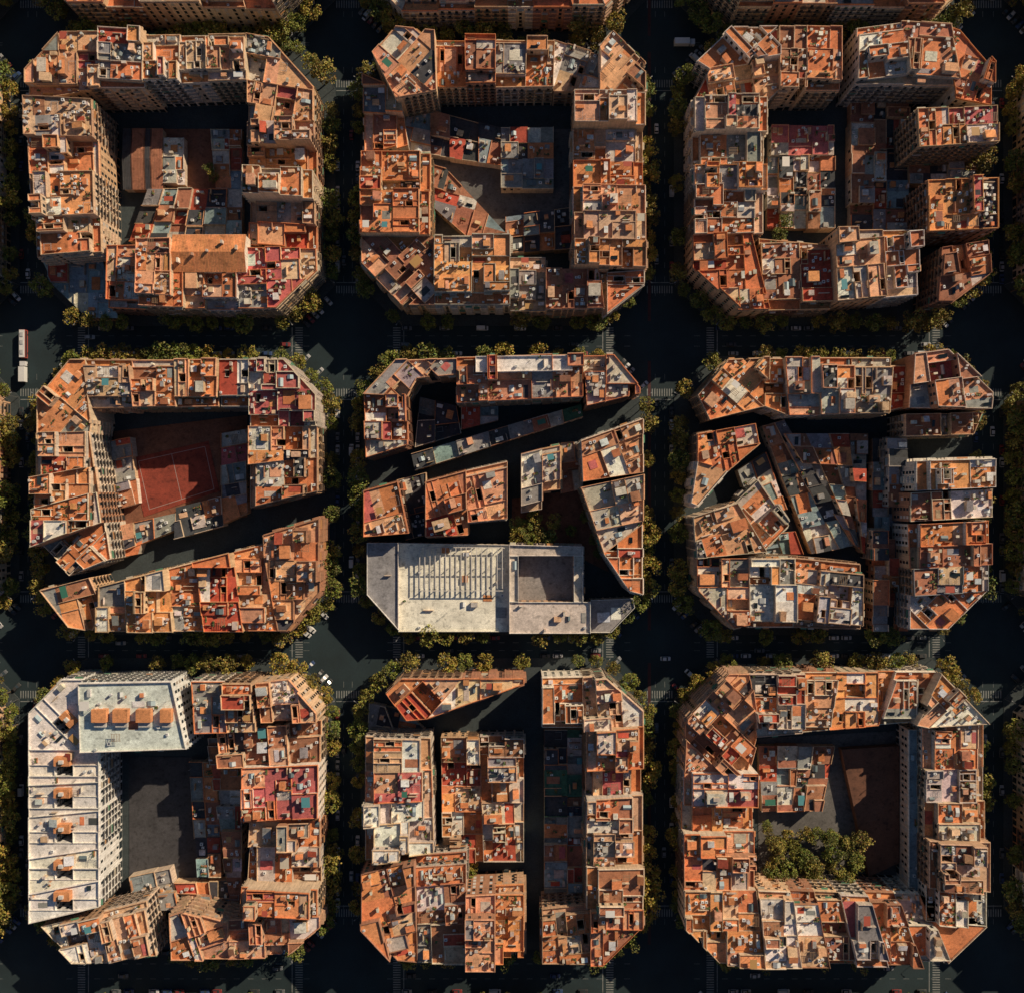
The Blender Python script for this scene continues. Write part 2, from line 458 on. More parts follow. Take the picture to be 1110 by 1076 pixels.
# =============================================================== building geometry
def rect(c,u,v,a,bb):
    return ccw([(c[0]+u[0]*x+v[0]*y,c[1]+u[1]*x+v[1]*y) for x,y in((-a,-bb),(a,-bb),(a,bb),(-a,bb))])
HUTROOF='ttoosnnewbew'
def item(mb,c,u,v,kind,z,a,bb,wall):
    Q=rect(c,u,v,a,bb)
    if kind=='hut':
        hh=R.uniform(2.2,3.6); wc=jc(R.choice(WALLS+[(0.74,0.68,0.58),(0.62,0.28,0.13),(0.68,0.42,0.23)]) if R.random()<0.65 else wall,0.1)
        rc=jc(C[R.choice(HUTROOF)],0.15)
        mb.prism(Q,z,z+hh,WALL,wc); mb.prism(rect(c,u,v,a+0.15,bb+0.15),z+hh+0.003,z+hh+0.18,WALL,wc,ROOF,rc)
        s=R.choice((-1,1)); o=bb+0.02
        p=[(c[0]+u[0]*x+v[0]*s*o,c[1]+u[1]*x+v[1]*s*o) for x in(-0.45,0.45)]
        mb.face([(p[0][0],p[0][1],z+0.05),(p[1][0],p[1][1],z+0.05),(p[1][0],p[1][1],z+2.05),(p[0][0],p[0][1],z+2.05)],PAINT,jc(R.choice([(0.1,0.07,0.05),(0.3,0.3,0.3),(0.05,0.12,0.08)])))
        if R.random()<0.4: mb.prism(rect(c,u,v,a*0.4,bb*0.35),z+hh+0.18,z+hh+1.1,WALL,jc(wc),ROOF,jc(C['e']))
    elif kind=='lean':
        hh=R.uniform(2.0,2.6); wc=jc(R.choice(WALLS),0.1); rc=jc(C[R.choice('ttosbnrgl')],0.15)
        cs=[(-a,-bb),(a,-bb),(a,bb),(-a,bb)]; zz=[hh,hh,hh+0.9,hh+0.9]
        if R.random()<0.5: zz=zz[::-1]
        pt=[(c[0]+u[0]*x+v[0]*y,c[1]+u[1]*x+v[1]*y) for x,y in cs]
        for k in range(4):
            j=(k+1)%4; mb.face([(*pt[k],z),(*pt[j],z),(*pt[j],z+zz[j]),(*pt[k],z+zz[k])],WALL,wc)
        pt=[(c[0]+u[0]*x*1.12+v[0]*y*1.12,c[1]+u[1]*x*1.12+v[1]*y*1.12) for x,y in cs]
        mb.face([(*pt[k],z+zz[k]+0.05) for k in range(4)],ROOF,rc)
    elif kind=='shed': mb.prism(Q,z,z+R.uniform(0.9,2.0),WALL,jc(wall,0.15),ROOF,jc(C[R.choice('egwnttosl')],0.2))
    elif kind=='chim':
        hh=R.uniform(1.0,2.4); mb.prism(Q,z,z+hh,WALL,jc(R.choice(WALLS),0.15)); mb.prism(rect(c,u,v,a+0.1,bb+0.1),z+hh+0.003,z+hh+0.12,WALL,jc(C['e'],0.2))
    elif kind=='ac':
        mb.prism(Q,z+0.15,z+0.95,PAINT,(0.75,0.75,0.73)); mb.cyl(c[0],c[1],min(a,bb)*0.6,z+0.95,z+0.98,PAINT,(0.08,0.08,0.08),8)
    elif kind=='sky':
        hh=0.7; mb.prism(Q,z,z+0.4,PAINT,(0.45,0.46,0.46),GLASS,(0,0,0))
        r1=(c[0]-v[0]*bb,c[1]-v[1]*bb,z+hh+0.3);r2=(c[0]+v[0]*bb,c[1]+v[1]*bb,z+hh+0.3)
        g=R.choice(((0.4,0.5,0.52),(0.12,0.16,0.17),(0.6,0.62,0.6)))
        for s in(-1,1):
            e=[(c[0]+u[0]*s*a+v[0]*t*bb,c[1]+u[1]*s*a+v[1]*t*bb,z+0.42) for t in(-1,1)]
            mb.face([e[0],e[1],r2,r1],PAINT,g)
    elif kind=='wall': mb.prism(rect(c,u,v,a,0.1),z,z+R.uniform(0.8,1.9),WALL,jc(R.choice(WALLS),0.1))
    elif kind=='wallv': mb.prism(rect(c,u,v,0.1,bb),z,z+R.uniform(0.8,1.9),WALL,jc(R.choice(WALLS),0.1))
    elif kind=='rail':
        cs=[(-a,-bb),(a,-bb),(a,bb),(-a,bb)]; pt=[(c[0]+u[0]*x+v[0]*y,c[1]+u[1]*x+v[1]*y) for x,y in cs]
        for k in range(3):
            p,q=pt[k],pt[k+1]; L=math.hypot(q[0]-p[0],q[1]-p[1]); d=((q[0]-p[0])/L,(q[1]-p[1])/L)
            for zz in(0.45,0.95): mb.prism(rect(lerp(p,q,.5),d,(-d[1],d[0]),L/2,0.03),z+zz,z+zz+0.05,PAINT,(0.4,0.4,0.4))
            for t in(0.02,0.35,0.68,0.98): mb.prism(rect(lerp(p,q,t),d,(-d[1],d[0]),0.03,0.03),z,z+0.94,PAINT,(0.4,0.4,0.4))
    elif kind=='awn':
        col=R.choice([(0.75,0.72,0.66),(0.55,0.5,0.4),(0.05,0.18,0.12),(0.45,0.1,0.06),(0.5,0.28,0.1),(0.75,0.75,0.72),(0.1,0.3,0.32)])
        mb.prism(Q,z+2.2,z+2.28,PAINT,col)
        for sx in(-1,1):
            for sy in(-1,1):
                cc=(c[0]+u[0]*sx*(a-.1)+v[0]*sy*(bb-.1),c[1]+u[1]*sx*(a-.1)+v[1]*sy*(bb-.1)); mb.prism(rect(cc,u,v,0.05,0.05),z,z+2.2,PAINT,(0.2,0.2,0.2))
    elif kind=='perg':
        n=max(3,int(2*a/0.6))
        for i in range(n):
            x=-a+2*a*(i+.5)/n; cc=(c[0]+u[0]*x,c[1]+u[1]*x); mb.prism(rect(cc,u,v,0.07,bb),z+2.2,z+2.35,PAINT,(0.3,0.2,0.12))
        for sy in(-1,1):
            cc=(c[0]+v[0]*sy*(bb-.1),c[1]+v[1]*sy*(bb-.1)); mb.prism(rect(cc,u,v,a,0.06),z+2.05,z+2.19,PAINT,(0.3,0.2,0.12))
    elif kind=='patch': mb.prism(Q,z,z+R.uniform(0.03,0.25),ROOF,jc(C[R.choice('ttonregpbwsklge')],0.2))
    elif kind=='tank': mb.cyl(c[0],c[1],a,z+0.3,z+1.6,PAINT,jc((0.55,0.55,0.53)),10); mb.prism(rect(c,u,v,a*0.8,a*0.8),z,z+0.3,WALL,(0.3,0.3,0.3))
    elif kind=='plant':
        mb.prism(Q,z,z+0.4,WALL,(0.4,0.17,0.09))
        for k in range(12):
            x=R.uniform(-a,a);y=R.uniform(-bb,bb);s=R.uniform(0.15,0.42);t=R.uniform(0,6.28);zz=z+R.uniform(0.5,1.5)
            px,py=c[0]+u[0]*x+v[0]*y,c[1]+u[1]*x+v[1]*y
            mb.face([(px-s*math.cos(t),py-s*math.sin(t),zz-0.1),(px+s*math.sin(t),py-s*math.cos(t),zz+.1),(px+s*math.cos(t),py+s*math.sin(t),zz+0.15),(px-s*math.sin(t),py+s*math.cos(t),zz)],LEAF,jc((0.07,0.11,0.03),0.3))
    elif kind=='ant':
        mb.prism(rect(c,u,v,0.04,0.04),z,z+3.4,PAINT,(0.25,0.25,0.25))
        for k in range(4): mb.prism(rect(c,u,v,0.5-0.08*k,0.02),z+2.6+0.18*k,z+2.63+0.18*k,PAINT,(0.3,0.3,0.3))
    elif kind=='wash':
        for s in(-1,1): mb.prism(rect((c[0]+u[0]*s*a,c[1]+u[1]*s*a),u,v,0.04,0.04),z,z+1.8,PAINT,(0.3,0.3,0.3))
        n=int(2*a/0.7)
        for i in range(n):
            if R.random()<0.7:
                x=-a+0.7*i+0.35; cc=(c[0]+u[0]*x,c[1]+u[1]*x); mb.prism(rect(cc,u,v,0.27,0.02),z+1.8-R.uniform(0.5,0.9),z+1.78,PAINT,jc(R.choice([(0.65,0.65,0.65),(0.4,0.08,0.07),(0.1,0.2,0.4),(0.6,0.5,0.2)])))
    elif kind=='solar':
        e=[(c[0]+u[0]*x+v[0]*y,c[1]+u[1]*x+v[1]*y,z+(0.25 if y<0 else 0.9)) for x,y in((-a,-bb),(a,-bb),(a,bb),(-a,bb))]
        mb.face(e,GLASS,(0,0,0))
        mb.prism(rect((c[0]+v[0]*(bb-.1),c[1]+v[1]*(bb-.1)),u,v,a-.05,0.04),z,z+0.8,PAINT,(0.4,0.4,0.4))
ITEMS=[('hut',11,(1.2,2.7),(1.4,3.6)),('shed',10,(0.6,1.4),(0.7,1.8)),('chim',18,(0.22,0.45),(0.25,0.9)),('ac',16,(0.4,0.65),(0.3,0.6)),
 ('sky',5,(0.6,1.2),(0.8,2.0)),('wall',6,(1.0,2.4),(0.1,0.12)),('wallv',6,(0.1,0.12),(1.0,2.4)),('awn',4,(1.0,1.9),(1.0,2.4)),('perg',3,(1.2,2),(1.2,1.8)),
 ('patch',11,(0.9,2.8),(0.9,2.8)),('tank',3,(0.5,0.8),(0.5,0.8)),('plant',11,(0.3,1.4),(0.2,0.5)),('ant',4,(0.1,0.1),(0.1,0.1)),('wash',2,(1.0,1.9),(0.1,0.1)),('solar',2,(0.9,1.8),(0.5,0.8)),('lean',8,(1.0,2.1),(1.0,1.9)),('rail',4,(0.9,2.0),(0.9,2.0))]
IW=[i[1] for i in ITEMS]
def scatter(mb,cell,b,dens):
    Pc=cell['P'];u,v=b['u'],b['v'];z=cell['z']; ar=area(Pc)
    if ar<5: return
    dens*=R.choice((0.25,0.7,1.1,1.5))
    n=int(ar*dens+R.random()); xs=[p[0] for p in Pc];ys=[p[1] for p in Pc]; placed=[]
    huts=0
    for k in range(n):
        it=R.choices(ITEMS,IW)[0]
        if cell['kind'] in('low','plain','slab') and it[0] in('hut','wash','lean'): it=ITEMS[R.choice((1,3,4,9))]
        if it[0] in('hut','lean'):
            if huts>=1+ar/60: continue
        a=R.uniform(*it[2]);bb=R.uniform(*it[3])
        if R.random()<0.4 and it[0] not in('wall','wallv'): a,bb=bb,a
        for t in range(6):
            x=R.uniform(min(xs),max(xs));y=R.uniform(min(ys),max(ys))
            Q=rect((x,y),u,v,a+0.25,bb+0.25)
            if min(dist_edges(Pc,p[0],p[1]) for p in Q)<0.12: continue
            lu=x*u[0]+y*u[1]; lv=x*v[0]+y*v[1]
            if any(abs(lu-q[0])<a+q[2]+0.1 and abs(lv-q[1])<bb+q[3]+0.1 for q in placed): continue
            placed.append((lu,lv,a,bb)); item(mb,(x,y),u,v,it[0],z,a,bb,b['wall'])
            if it[0] in('hut','lean'): huts+=1
            break
def qd(mb,p,d,n,off,w,z0,z1,m,c):
    x,y=p[0]+n[0]*off,p[1]+n[1]*off
    mb.face([(x-d[0]*w,y-d[1]*w,z0),(x+d[0]*w,y+d[1]*w,z0),(x+d[0]*w,y+d[1]*w,z1),(x-d[0]*w,y-d[1]*w,z1)],m,c)
def pbox(mb,p,d,n,w,o0,o1,z0,z1,m,c):
    q=[(p[0]-d[0]*w+n[0]*o0,p[1]-d[1]*w+n[1]*o0),(p[0]+d[0]*w+n[0]*o0,p[1]+d[1]*w+n[1]*o0),(p[0]+d[0]*w+n[0]*o1,p[1]+d[1]*w+n[1]*o1),(p[0]-d[0]*w+n[0]*o1,p[1]-d[1]*w+n[1]*o1)]
    mb.prism(ccw(q),z0,z1,m,c)
    q=ccw(q)[::-1]; mb.face([(a[0],a[1],z0) for a in q],m,c)
NB=0
for b in BL:
    mb=MB(); wall=b['wall']; det=b['detail']; st=b['style']
    wc=(0.66,0.64,0.6) if st=='white' else jc(wall,0.06)
    shut=R.choice([(0.25,0.16,0.1),(0.06,0.14,0.1),(0.45,0.42,0.38),(0.35,0.3,0.25),(0.6,0.58,0.55)])
    fr=jc(tuple(min(0.75,x*1.15) for x in wc),0.05)
    bal=R.choice([1,1,1,2,0]); parc=jc(R.choice([wall,C['t'],C['n'],(0.68,0.56,0.42),C['s'],b['base']]),0.1)
    if st in('white','plain'): parc=jc((0.68,0.64,0.58),0.05)
    for c in b['cells']:
        Pc=c['P'];z=c['z'];n=len(Pc)
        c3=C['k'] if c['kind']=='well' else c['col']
        for i in range(n):
            p=Pc[i];q=Pc[(i+1)%n]; L=math.hypot(q[0]-p[0],q[1]-p[1])
            if L<0.05: continue
            mb.face([(p[0],p[1],0),(q[0],q[1],0),(q[0],q[1],z),(p[0],p[1],z)],WALL,wc if c['kind']!='slab' else c['col'])
        if c['kind']!='gable': mb.face([(p[0],p[1],z) for p in Pc],ROOF,c3)
        if c['kind']=='slab': continue
        for i in range(n):
            p=Pc[i];q=Pc[(i+1)%n]; L=math.hypot(q[0]-p[0],q[1]-p[1])
            if L<0.6: continue
            d=((q[0]-p[0])/L,(q[1]-p[1])/L); nn=(d[1],-d[0]); mid=((p[0]+q[0])/2,(p[1]+q[1])/2)
            lv,ow=level_at(mid[0]+nn[0]*0.3,mid[1]+nn[1]*0.3)
            same=(ow==id(b))
            if c['kind'] not in('well','gable') and (lv<z-1.0 or (same and lv<z-0.25 and R.random()<0.5) or (not same and lv<z+0.5 and R.random()<0.7) or (same and lv<z+0.05 and R.random()<0.12)):
                if not(c['kind']=='low' and R.random()<0.5):
                    hh=R.uniform(0.7,1.2) if not same else R.uniform(0.3,0.9)
                    if c['kind']=='low': hh*=0.6
                    t=0.2
                    Q=[p,q,(q[0]-nn[0]*t,q[1]-nn[1]*t),(p[0]-nn[0]*t,p[1]-nn[1]*t)]
                    mb.prism(ccw(Q),z,z+hh,WALL,jc(parc,0.06))
            if z-lv<2.4 or c['kind']=='low' and z<4: continue
            if lv>12 and not same: continue
            nb=max(1,int(L/2.9)); bw=L/nb
            if L<1.5: continue
            far,_=level_at(mid[0]+nn[0]*6,mid[1]+nn[1]*6)
            openf=far<z-8
            if openf and z>15 and det>0.3:
                pbox(mb,mid,d,nn,L/2,0.0,0.35,z-0.35,z-0.1,WALL,jc(wc,0.05))
            for k in range(nb):
                t=(k+0.5)/nb; cc=(p[0]+(q[0]-p[0])*t,p[1]+(q[1]-p[1])*t)
                bs,ow2=level_at(cc[0]+nn[0]*0.5,cc[1]+nn[1]*0.5)
                if bs>12 and ow2!=id(b): continue
                zz=z-3.0
                while zz>max(bs+0.1,3.6):
                    ww=0.6
                    if R.random()<0.25: qd(mb,cc,d,nn,0.03,ww,zz,zz+2.1,PAINT,shut)
                    else:
                        qd(mb,cc,d,nn,0.02,ww+0.12,zz-0.05,zz+2.2,PAINT,fr); qd(mb,cc,d,nn,0.035,ww,zz,zz+2.1,GLASS,(0,0,0))
                    if openf and bal and z>12:
                        if bal==1:
                            pbox(mb,cc,d,nn,bw*0.42,0.0,0.8,zz-0.18,zz-0.05,WALL,jc(wc,0.08))
                            qd(mb,cc,d,nn,0.78,bw*0.42,zz+0.0,zz+0.9,PAINT,(0.08,0.07,0.06))
                        elif k%2==0:
                            pbox(mb,cc,d,nn,bw*0.48,0.0,1.1,zz-0.18,zz+0.85,WALL,jc(wc,0.08))
                        if R.random()<0.1: pbox(mb,cc,d,nn,bw*0.4,0.0,1.0,zz+2.2,zz+2.26,PAINT,jc(R.choice([(0.1,0.25,0.15),(0.5,0.45,0.35),(0.5,0.25,0.1)])))
                    zz-=3.05
                if bs<1.0 and z>8:
                    qd(mb,cc,d,nn,0.03,bw*0.38,0.3,3.2,GLASS,(0,0,0))
        if c['kind'] in('roof','terrace'): scatter(mb,c,b,0.18*det if c['kind']=='roof' else 0.14*det)
        elif c['kind']=='low': scatter(mb,c,b,0.1*det)
        elif c['kind']=='white': scatter(mb,c,b,0.035)
        elif c['kind']=='plain': scatter(mb,c,b,0.014)
        elif c['kind']=='gable':
            u,v=b['u'],b['v']; a0,a1=proj(Pc,u);c0,c1=proj(Pc,v); cx=(c0+c1)/2
            o=lambda s,t,zz:(u[0]*s+v[0]*t,u[1]*s+v[1]*t,zz)
            e=0.3; rise=b.get('slope',3.4)
            for s0,s1 in((c0-e,cx),(c1+e,cx)):
                N=int((a1-a0)/0.6)
                mb.face([o(a0-e,s0,z-0.1),o(a1+e,s0,z-0.1),o(a1+e,s1,z+rise),o(a0-e,s1,z+rise)],ROOF,c['col'])
                for k in range(N+1):
                    x=a0+(a1-a0)*k/N
                    mb.face([o(x-.06,s0,z+0.02),o(x+.06,s0,z+0.02),o(x+.06,s1,z+rise+.12),o(x-.06,s1,z+rise+.12)],ROOF,jc(c['col'],0.3))
            for aa in(a0,a1): mb.face([o(aa,c0,z),o(aa,c1,z),o(aa,cx,z+rise-.05)],WALL,wc)
            if rise>2:
                for k in range(5):
                    cc=o(a0+(a1-a0)*(k+.5)/5,cx+R.uniform(-4,4),0); mb.prism(rect(cc,u,v,0.4,R.uniform(.4,.9)),z+0.5,z+rise+1.2,WALL,jc(R.choice(WALLS)))
    if 'hut' in b:
        hc=b['hut']; mb.prism(rect(hc,b['u'],b['v'],1.8,3.2),b['h'],b['h']+2.7,WALL,(0.62,0.27,0.12),ROOF,(0.6,0.25,0.1)); mb.prism(rect(hc,b['u'],b['v'],0.7,0.9),b['h']+2.7,b['h']+3.6,WALL,(0.6,0.57,0.52))
    mb.obj(b['name']); NB+=len(mb.f)
print('faces',NB,'buildings',len(BL),'t',time.time()-T0)

# ------------------------------------------------------------ special pieces
def wp(x,y,z): return W((x,y),z)
mb=MB(); z=13.2
for i in range(17):
    x=455+i*5.6; a=wp(x,592,z)
    mb.prism(rect((a[0],a[1]-9),(1,0),(0,1),0.16,8.5),z,z+0.35,PAINT,(0.6,0.56,0.5))
for y in(593,616,640):
    a=wp(500,y,z); mb.prism(rect(a,(1,0),(0,1),17.5,0.15),z-0.36,z-0.01,PAINT,(0.6,0.56,0.5))
    for i in range(7):
        a=wp(457+i*14.5,y,z); mb.prism(rect(a,(1,0),(0,1),0.15,0.15),10,z-0.36,PAINT,(0.5,0.48,0.45))
mb.obj('rooftop_pergola')
for (x,y,w,h_) in [(110,774,8,7),(133,774,8,7),(158,774,8,7),(182,774,6,7)]:
    mb=MB(); z=26.0
    a=wp(x,y,z); mb.prism(rect(a,(1,0),(0,1),w*0.37,h_*0.37),z,z+2.8,WALL,(0.62,0.27,0.12),ROOF,(0.6,0.25,0.1)); mb.prism(rect((a[0],a[1]-h_*0.37-1.2),(1,0),(0,1),w*0.3,1.0),z,z+1.4,WALL,(0.5,0.47,0.43))
    mb.obj('rooftop_lift_room')
mb=MB(); q=[wp(*p,0.5) for p in [(150,500),(222,484),(232,530),(162,552)]]
def line(mb,a,b,z,w,c,m=PAINT):
    L=math.hypot(b[0]-a[0],b[1]-a[1]); d=((b[0]-a[0])/L,(b[1]-a[1])/L); mm=((a[0]+b[0])/2,(a[1]+b[1])/2)
    Q=rect(mm,d,(-d[1],d[0]),L/2,w/2); mb.face([(p[0],p[1],z) for p in Q],m,c)
for i in range(4): line(mb,q[i],q[(i+1)%4],0.504,0.2,(0.4,0.33,0.3))
line(mb,lerp(q[0],q[1],.5),lerp(q[3],q[2],.5),0.508,0.2,(0.4,0.33,0.3))
mb.obj('court_line_marking')

# ------------------------------------------------------------ ground, roads
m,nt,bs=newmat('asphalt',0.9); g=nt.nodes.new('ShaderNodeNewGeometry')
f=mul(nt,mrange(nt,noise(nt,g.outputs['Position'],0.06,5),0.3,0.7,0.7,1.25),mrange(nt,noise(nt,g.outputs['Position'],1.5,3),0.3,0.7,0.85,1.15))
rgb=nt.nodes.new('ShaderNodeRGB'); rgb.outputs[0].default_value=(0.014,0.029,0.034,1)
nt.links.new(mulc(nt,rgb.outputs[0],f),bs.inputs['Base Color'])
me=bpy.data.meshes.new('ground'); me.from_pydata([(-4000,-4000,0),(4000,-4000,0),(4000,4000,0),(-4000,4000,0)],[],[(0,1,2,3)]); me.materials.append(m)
o=bpy.data.objects.new('ground',me); bpy.context.collection.objects.link(o)
def octa(cx,cy,hx,hy,c):
    return [(cx-hx+c,cy-hy),(cx+hx-c,cy-hy),(cx+hx,cy-hy+c),(cx+hx,cy+hy-c),(cx+hx-c,cy+hy),(cx-hx+c,cy+hy),(cx-hx,cy+hy-c),(cx-hx,cy-hy+c)]
BX=[(x-CX)*0.375 for x in XS]; BY=[(CY-y)*0.375 for y in YS]
HX=[58,58.5,57.5,60.3,58]; HY=[56.3,56.0,55.9,58.7,56.3]
OCT=[]
for i in range(5):
    for j in range(5):
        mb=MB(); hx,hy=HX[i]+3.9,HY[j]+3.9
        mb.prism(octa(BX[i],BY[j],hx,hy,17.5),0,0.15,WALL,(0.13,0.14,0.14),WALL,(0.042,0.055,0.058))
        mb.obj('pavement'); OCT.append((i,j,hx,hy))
mb=MB(); WH=(0.22,0.23,0.22)
def street(c0,c1,lo,hi,blocks,vert):
    mid=(c0+c1)/2; half=(c1-c0)/2
    f=(lambda a,b:(b,a)) if vert else (lambda a,b:(a,b))
    t=lo
    while t<hi:
        inb=any(s+8<t<e-8 for s,e in blocks)
        if inb:
            for off in(-half*0.34,half*0.34): line(mb,f(t,mid+off),f(t+2.5,mid+off),0.004,0.14,WH,ROOF)
        t+=6
    for s,e in blocks:
        for zc,sg in((s+14,1),(e-14,-1)):
            y=mid-half+0.6
            while y<mid+half-0.4:
                line(mb,f(zc,y),f(zc+sg*3.2,y),0.008,0.45,WH,ROOF); y+=1.05
            line(mb,f(zc+sg*4.6,mid-half+.4),f(zc+sg*4.6,mid+half*0.9),0.008,0.35,WH,ROOF)
vs=[(BY[j]-HY[j]-3.9,BY[j]+HY[j]+3.9) for j in range(5)]
hs=[(BX[i]-HX[i]-3.9,BX[i]+HX[i]+3.9) for i in range(5)]
SX=[];SY=[]
for i in range(4):
    a,b_=BX[i]+HX[i]+3.9,BX[i+1]-HX[i+1]-3.9; SX.append((a,b_)); street(a,b_,vs[4][0],vs[0][1],vs,True)
for j in range(4):
    a,b_=BY[j+1]+HY[j+1]+3.9,BY[j]-HY[j]-3.9; SY.append((a,b_)); street(a,b_,hs[0][0],hs[4][1],hs,False)
mb.obj('road_marking')
mb=MB(); x=SX[2][0]+1.4
for j in range(5): line(mb,(x,vs[j][0]+2),(x,vs[j][1]-2),0.012,1.3,(0.07,0.025,0.025),ROOF)
mb.obj('cycle_lane')

# ------------------------------------------------------------ trees
def tree_mesh(seed,col):
    r=random.Random(seed); mb=MB()
    hgt=r.uniform(11.5,14)
    mb.cyl(0,0,0.3,0,4.5,BARK,(0,0,0),7,0.2)
    cl=[]
    for k in range(6):
        a=k*1.05+r.uniform(-.3,.3); rr=r.uniform(1.8,3.4); e=Vector((math.cos(a)*rr,math.sin(a)*rr,r.uniform(6.5,hgt-2)))
        s=Vector((0,0,4.2)); n=(e-s).normalized(); sd=n.cross(Vector((0,0,1))).normalized()*0.11; up=n.cross(sd).normalized()*0.11
        A=[s+sd,s+up,s-sd,s-up];B=[e+sd*.4,e+up*.4,e-sd*.4,e-up*.4]
        for q in range(4): mb.face([tuple(A[q]),tuple(A[(q+1)%4]),tuple(B[(q+1)%4]),tuple(B[q])],BARK,(0,0,0))
        cl.append((e,r.uniform(1.3,1.9)))
    for k in range(12):
        a=r.uniform(0,6.28); rr=math.sqrt(r.random())*3.5
        cl.append((Vector((math.cos(a)*rr,math.sin(a)*rr,5.2+r.random()*(hgt-6.4)*(1.05-rr/5.2))),r.uniform(0.9,1.6)))
    for c,rad in cl:
        tint=r.uniform(0.55,1.4)
        for k in range(50):
            d=Vector((r.gauss(0,1),r.gauss(0,1),r.gauss(0,1))).normalized()*rad*r.uniform(0.6,1.08)
            p=c+Vector((d.x,d.y,d.z*0.75)); s=r.uniform(0.2,0.4)
            a=Vector((r.gauss(0,1),r.gauss(0,1),r.gauss(0,.6))).normalized(); b2=a.cross(Vector((r.gauss(0,1),r.gauss(0,1),r.gauss(0,1)))).normalized()
            cc=tuple(x*tint*r.uniform(0.75,1.25) for x in col)
            mb.face([tuple(p-a*s-b2*s*.4),tuple(p-b2*s),tuple(p+a*s*1.2),tuple(p+b2*s)],LEAF,cc)
    return mb.mesh('tree_mesh')
TM=[tree_mesh(1,(0.22,0.20,0.035)),tree_mesh(2,(0.17,0.18,0.03)),tree_mesh(3,(0.27,0.21,0.035)),tree_mesh(4,(0.14,0.16,0.03)),tree_mesh(5,(0.22,0.18,0.035))]
def tree(x,y,s,name='plane_tree',z=0.15):
    o=bpy.data.objects.new(name,R.choice(TM)); bpy.context.collection.objects.link(o)
    o.location=(x,y,z); o.scale=(s,s,s*R.uniform(0.9,1.15)); o.rotation_euler=(0,0,R.uniform(0,6.28))
NT=0
for i,j,hx,hy in OCT:
    Q=octa(BX[i],BY[j],hx-0.5,hy-0.5,17.2)
    for k in range(8):
        a=Q[k];b_=Q[(k+1)%8]; L=math.hypot(b_[0]-a[0],b_[1]-a[1]); n=int(L/7.4)
        for t in range(n):
            if R.random()<0.22: continue
            p=lerp(a,b_,(t+.5)/n)
            if abs(p[0])>240 or abs(p[1])>232: continue
            s=R.uniform(0.65,1.2)
            if i==4 or k in(2,3): s*=1.12
            tree(p[0]+R.uniform(-.5,.5),p[1]+R.uniform(-.5,.5),s); NT+=1
def gt(x,y,s=0.9,z=0.4): 
    a=W((x,y),8); tree(a[0],a[1],s,'courtyard_tree',z)
for k in range(48):
    gt(R.uniform(832,930)+R.uniform(-6,6),R.uniform(895,960),R.uniform(0.5,1.05),R.uniform(0.3,2.5))
for x,y in [(570,570),(585,578),(600,565),(560,580),(845,255),(852,240),(850,275),(560,568),(595,582),(580,560),(575,585)]: gt(x,y,0.8,2)
for x,y in [(512,940),(515,925),(510,950),(650,600),(225,180),(230,190),(645,585),(620,575),(635,560)]: gt(x,y,0.6)
print('trees',NT)

# ------------------------------------------------------------ vehicles
def car_mesh(col,kind='car'):
    mb=MB(); L,w=(4.3,0.88) if kind=='car' else (5.1,0.98)
    hb=0.85; ht=1.45 if kind=='car' else 2.1
    st=[(-L/2,0.45,0.72,0.86),(-L/2+0.25,0.28,hb,0.97),(-L*0.1,0.25,hb+0.03,1.0),(L*0.22,0.25,hb,1.0),(L/2-0.35,0.28,hb-0.12,0.95),(L/2,0.42,0.62,0.8)]
    def ring_(s): x,z0,z1,k=s; ww=w*k; return [(x,-ww,z0),(x,-ww,z1-.08),(x,-ww*0.9,z1),(x,ww*0.9,z1),(x,ww,z1-.08),(x,ww,z0)]
    rs=[ring_(s) for s in st]
    for a,b_ in zip(rs,rs[1:]):
        for q in range(5): mb.face([a[q],b_[q],b_[q+1],a[q+1]],PAINT,col)
    mb.face(rs[0],PAINT,col); mb.face(rs[-1],PAINT,col)
    x0,x1=(-L*0.40,L*0.24) if kind=='car' else (-L*0.47,L*0.36)
    y=w*0.9; ty=w*0.72 if kind=='car' else w*0.86; t0,t1=x0+0.45,x1-0.75
    if kind!='car': t0=x0+0.1;t1=x1-0.6
    B=[(x0,-y,hb),(x1,-y,hb),(x1,y,hb),(x0,y,hb)];T=[(t0,-ty,ht),(t1,-ty,ht),(t1,ty,ht),(t0,ty,ht)]
    for q in range(4):
        side=(q==1) or kind=='car'
        mb.face([B[q],B[(q+1)%4],T[(q+1)%4],T[q]],GLASS if side else PAINT,col)
    mb.face(T,PAINT,col)
    for sx in(-L*0.31,L*0.31):
        for sy in(-1,1):
            n=10; A=[(sx+0.32*math.cos(6.283*k/n),sy*w*0.99,0.32+0.32*math.sin(6.283*k/n)) for k in range(n)]; Bq=[(p[0],sy*(w-0.22),p[2]) for p in A]
            mb.face(A,PAINT,(0.02,0.02,0.02))
            for k in range(n): mb.face([A[k],A[(k+1)%n],Bq[(k+1)%n],Bq[k]],PAINT,(0.02,0.02,0.02))
    for sy in(-1,1): mb.face([(L/2+0.01,sy*w*0.75,0.5),(L/2+0.01,sy*w*0.5,0.5),(L/2-.04,sy*w*0.5,0.64),(L/2-.04,sy*w*0.75,0.64)],PAINT,(0.7,0.7,0.7))
    return mb.mesh('car_mesh')
CM=[car_mesh(c) for c in [(0.55,0.55,0.55),(0.4,0.4,0.4),(0.12,0.13,0.14),(0.03,0.03,0.035),(0.2,0.03,0.03),(0.03,0.06,0.15),(0.25,0.25,0.25),(0.05,0.05,0.05)]]
VM=[car_mesh((0.6,0.6,0.58),'van')]
